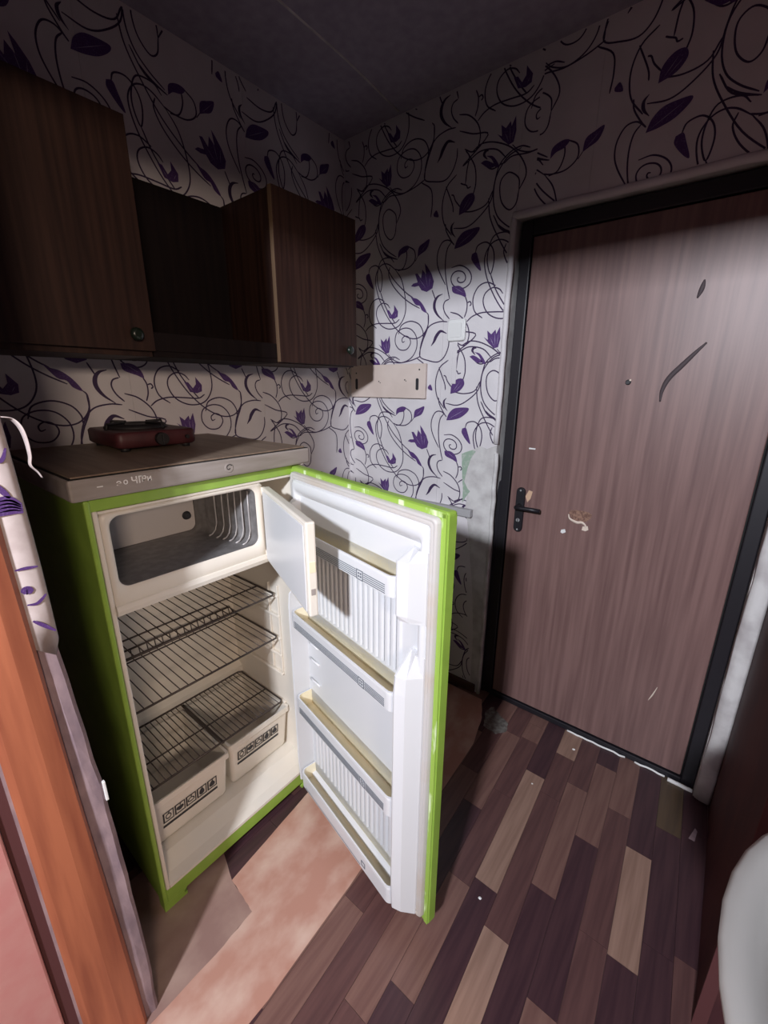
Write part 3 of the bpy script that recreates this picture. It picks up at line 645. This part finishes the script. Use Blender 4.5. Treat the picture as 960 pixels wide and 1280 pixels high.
# inner liner: flange, step, recess with side rails
A0, A1 = .040, .606        # flange bounds
m = MB()
def R2(a, b, c, d, r): return rrect((a, b), (c, d), r, 4)
m.loft([LZ(R2(.036, DZ0+.034, DL-.036, DZ1-.034, .012), .030), LZ(R2(.036, DZ0+.034, DL-.036, DZ1-.034, .012), .046), LZ(R2(.042, DZ0+.040, DL-.042, DZ1-.042, .012), .050),
        LZ(R2(.050, DZ0+.044, DL-.050, DZ1-.056, .012), .050), LZ(R2(.055, DZ0+.047, DL-.055, DZ1-.066, .010), .047), LZ(R2(.058, DZ0+.050, DL-.058, DZ1-.082, .010), .033)], 'fwhite', cap0=False, cap1=False, T=DD)
m.prism([(a, .0335, b) for a, b in R2(.056, DZ0+.048, DL-.056, DZ1-.080, .008)], (0, -.002, 0), 'fwhite', T=DD)
liner = m.build('door_liner', fdr)
# side rails that carry the shelves
BL0, BL1, BN = .064, .560, .093
def rail(zs, left, name='side_rail'):
    m = MB()
    L0, L1, L2 = (BL1+.002, BL1+.030, BL1+.052) if not left else (BL0-.004, BL0-.018, BL0-.026)
    rings = []
    for z, nn in zs:
        rings.append([(L0, .033, z), (L0, nn, z), (L0+(.006 if not left else -.004), nn+.002, z), (L1, nn*.55+.03, z), (L2, .046, z), (L2, .033, z)])
    m.loft(rings, 'fwhite', smooth=False, T=DD); return m.build(name, liner)
for lf in (False, True):
    rail([(1.145, .040), (1.125, .088), (1.00, .088), (.985, .080), (.978, .042)], lf)
    rail([(.895, .040), (.845, .088), (.80, .092), (.5, .092), (.20, .092), (.10, .088), (.085, .050)], lf)
# ribbed back panels
def ribs(za, zb, n0=.0335, pitch=.0225):
    m = MB(); k = int((BL1-BL0-.03)/pitch); P = []
    for i in range(k):
        a = BL0+.012+i*pitch; P += [(a, n0), (a+pitch*.30, n0), (a+pitch*.45, n0+.0055), (a+pitch*.80, n0+.0055)]
    P.append((BL0+.012+k*pitch, n0))
    m.loft([[(a, n, z) for a, n in P] for z in (za, zb)], 'fwhite', closed=False, cap0=False, cap1=False, smooth=False, T=DD)
    o = m.build('ribbed_panel', liner); return o
ribs(.80, 1.035); ribs(.165, .385)
# embossed notches between the middle shelves at the hinge side
for z in (.66, .60, .52):
    m = MB(); m.tube([(.075, .036, z), (.10, .040, z+.002), (.135, .036, z)], .004, 'fwhite', 7, T=DD); m.build('notch', liner)
def dshelf(zt, zb, full, name, band=True, emblem_L=.44, lab=None, end=BL1, deep=BN, yellow='cream2'):
    m = MB(); a, b = BL0, end; n0 = .034; h = zt-zb
    def ring(s, z, nf, r=.020):
        # U plan: back-left, round front corners, back-right
        P = [(a+s, n0)]
        for t in range(6):
            th = math.radians(180-90*t/5); P.append((a+s+r+r*math.cos(th), nf-r+r*math.sin(th)))
        for t in range(6):
            th = math.radians(90-90*t/5); P.append((b-s-r+r*math.cos(th), nf-r+r*math.sin(th)))
        P.append((b-s, n0)); return [(p, q, z) for p, q in P]
    m.loft([ring(.006, zb, deep-.006), ring(.001, zb+.004, deep-.001), ring(0, zt-.006, deep), ring(.001, zt, deep-.001), ring(.005, zt, deep-.005)], 'fwhite', cap1=False, smooth=False, T=DD)
    m.loft([ring(.005, zt, deep-.005), ring(.007, zb+.010, deep-.008)], yellow, cap0=False, cap1=True, smooth=False, T=DD)
    o = m.build(name, liner if False else fdr)
    if band:
        m = MB(); z_mid = zb+h*.36
        for j in range(5):
            z = z_mid+(j-2)*.0050
            for La, Lb in ((a+.025, emblem_L-.015), (emblem_L+.015, b-.028)): m.box((La, deep+.0002, z-.0009), (Lb, deep+.0010, z+.0009), 'stripe', T=DD)
        e = .0125
        for q in ((-e, e, e-.002, e), (-e, e, -e, -e+.002), (-e, -e+.002, -e, e), (e-.002, e, -e, e)):
            m.box((emblem_L+q[0], deep+.0002, z_mid+q[2]), (emblem_L+q[1], deep+.0012, z_mid+q[3]), 'stripe', T=DD)
        for k in range(4):
            th = k*math.pi/2+math.pi/4; cx, cz = emblem_L+.0055*math.cos(th), z_mid+.0055*math.sin(th)
            m.disc((0, 0, 0), (0, 1, 0), .0028, .001, 'stripe', 8, T=lambda p, cx=cx, cz=cz: DD(Vector((p.x+cx, p.y+deep+.0002, p.z+cz))))
        m.build('stripe_label', o)
    return o
s = dshelf(1.084, 1.030, True, 'door_shelf'); s['label'] = 'yellowed butter shelf with striped front, top of the door'
dshelf(.7896, .733, True, 'door_shelf'); dshelf(.4707, .406, True, 'door_shelf')
dshelf(.152, .088, True, 'door_shelf', band=False)
o = fdr
m = MB(); e = .009
for q in ((-e, e, e-.002, e), (-e, e, -e, -e+.002), (-e, -e+.002, -e, e), (e-.002, e, -e, e)): m.box((.44+q[0], BN+.0002, .118+q[2]), (.44+q[1], BN+.0012, .118+q[3]), 'stripe', T=DD)
m.box((.10, BN+.0002, .100), (.425, BN+.0008, .102), 'stripe', T=DD); m.build('stripe_label', fdr)

# ================================================================ HOTPLATE
hp = thing('hotplate', 'small dark red tabletop hotplate standing on the fridge lid', 'hotplate', (.19, -1.12, HL))
a2 = math.radians(-2)
def HPt(p): return Vector((.19+p.x*math.cos(a2)-p.y*math.sin(a2), -1.12+p.x*math.sin(a2)+p.y*math.cos(a2), HL+p.z))
m = MB(); m.loft([[(a, b, z) for a, b in rrect((-.125+s, -.115+s), (.125-s, .105-s), .016, 4)] for s, z in ((.006, .010), (.0, .016), (.0, .048), (.005, .054))], 'stove', T=HPt); m.build('body', hp)
for x, y in ((-.10, -.09), (.10, -.09), (-.10, .08), (.10, .08)):
    m = MB(); m.disc((x, y, 0), (0, 0, 1), .012, .011, 'iron', 10, T=HPt); m.build('foot', hp)
m = MB(); m.disc((-.02, -.01, .053), (0, 0, 1), .08, .014, 'iron', 28, prof=[(.086, 0), (.086, .006), (.078, .014), (.030, .014), (.024, .011)], T=HPt); m.build('heating_plate', hp)
for k in range(4):
    m = MB(); t = k*math.pi/2+.4; m.tube([(-.02+.04*math.cos(t), -.01+.04*math.sin(t), .070), (-.02+.098*math.cos(t), -.01+.098*math.sin(t), .070), (-.02+.104*math.cos(t), -.01+.104*math.sin(t), .054)], .004, 'iron', 6, T=HPt); m.build('pot_support', hp)
m = MB(); m.disc((.1245, .0, .031), (1, 0, 0), .018, .016, 'iron', 18, T=HPt); m.box((.139, -.003, .018), (.146, .003, .044), 'iron', .001, T=HPt); m.build('knob', hp)
m = MB(); m.disc((.1245, .075, .031), (1, 0, 0), .006, .008, 'iron', 12, T=HPt); m.build('indicator_lamp', hp)

# ================================================================ WASHBASIN
wb = thing('washbasin', 'white rounded washbasin by the maroon wall, at the right edge', 'washbasin', (1.93, -1.17, .62))
CX, CY = 1.932, -1.172
def el(rx_, ry_, z, n=40, cx=CX): return [(min(cx+rx_*math.cos(t), 2.158), CY+ry_*math.sin(t), z) for t in [2*math.pi*k/n for k in range(n)]]
m = MB()
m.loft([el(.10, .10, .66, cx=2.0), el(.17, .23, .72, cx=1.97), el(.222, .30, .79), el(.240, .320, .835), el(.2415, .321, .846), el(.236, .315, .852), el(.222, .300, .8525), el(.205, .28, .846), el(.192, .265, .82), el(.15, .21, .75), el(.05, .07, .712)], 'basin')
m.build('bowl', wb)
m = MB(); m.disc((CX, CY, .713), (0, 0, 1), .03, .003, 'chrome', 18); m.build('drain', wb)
m = MB(); m.tube([(2.02, CY, .0), (2.02, CY, .3), (2.02, CY, .67)], .06, 'basin', 20); m.build('pedestal', wb)
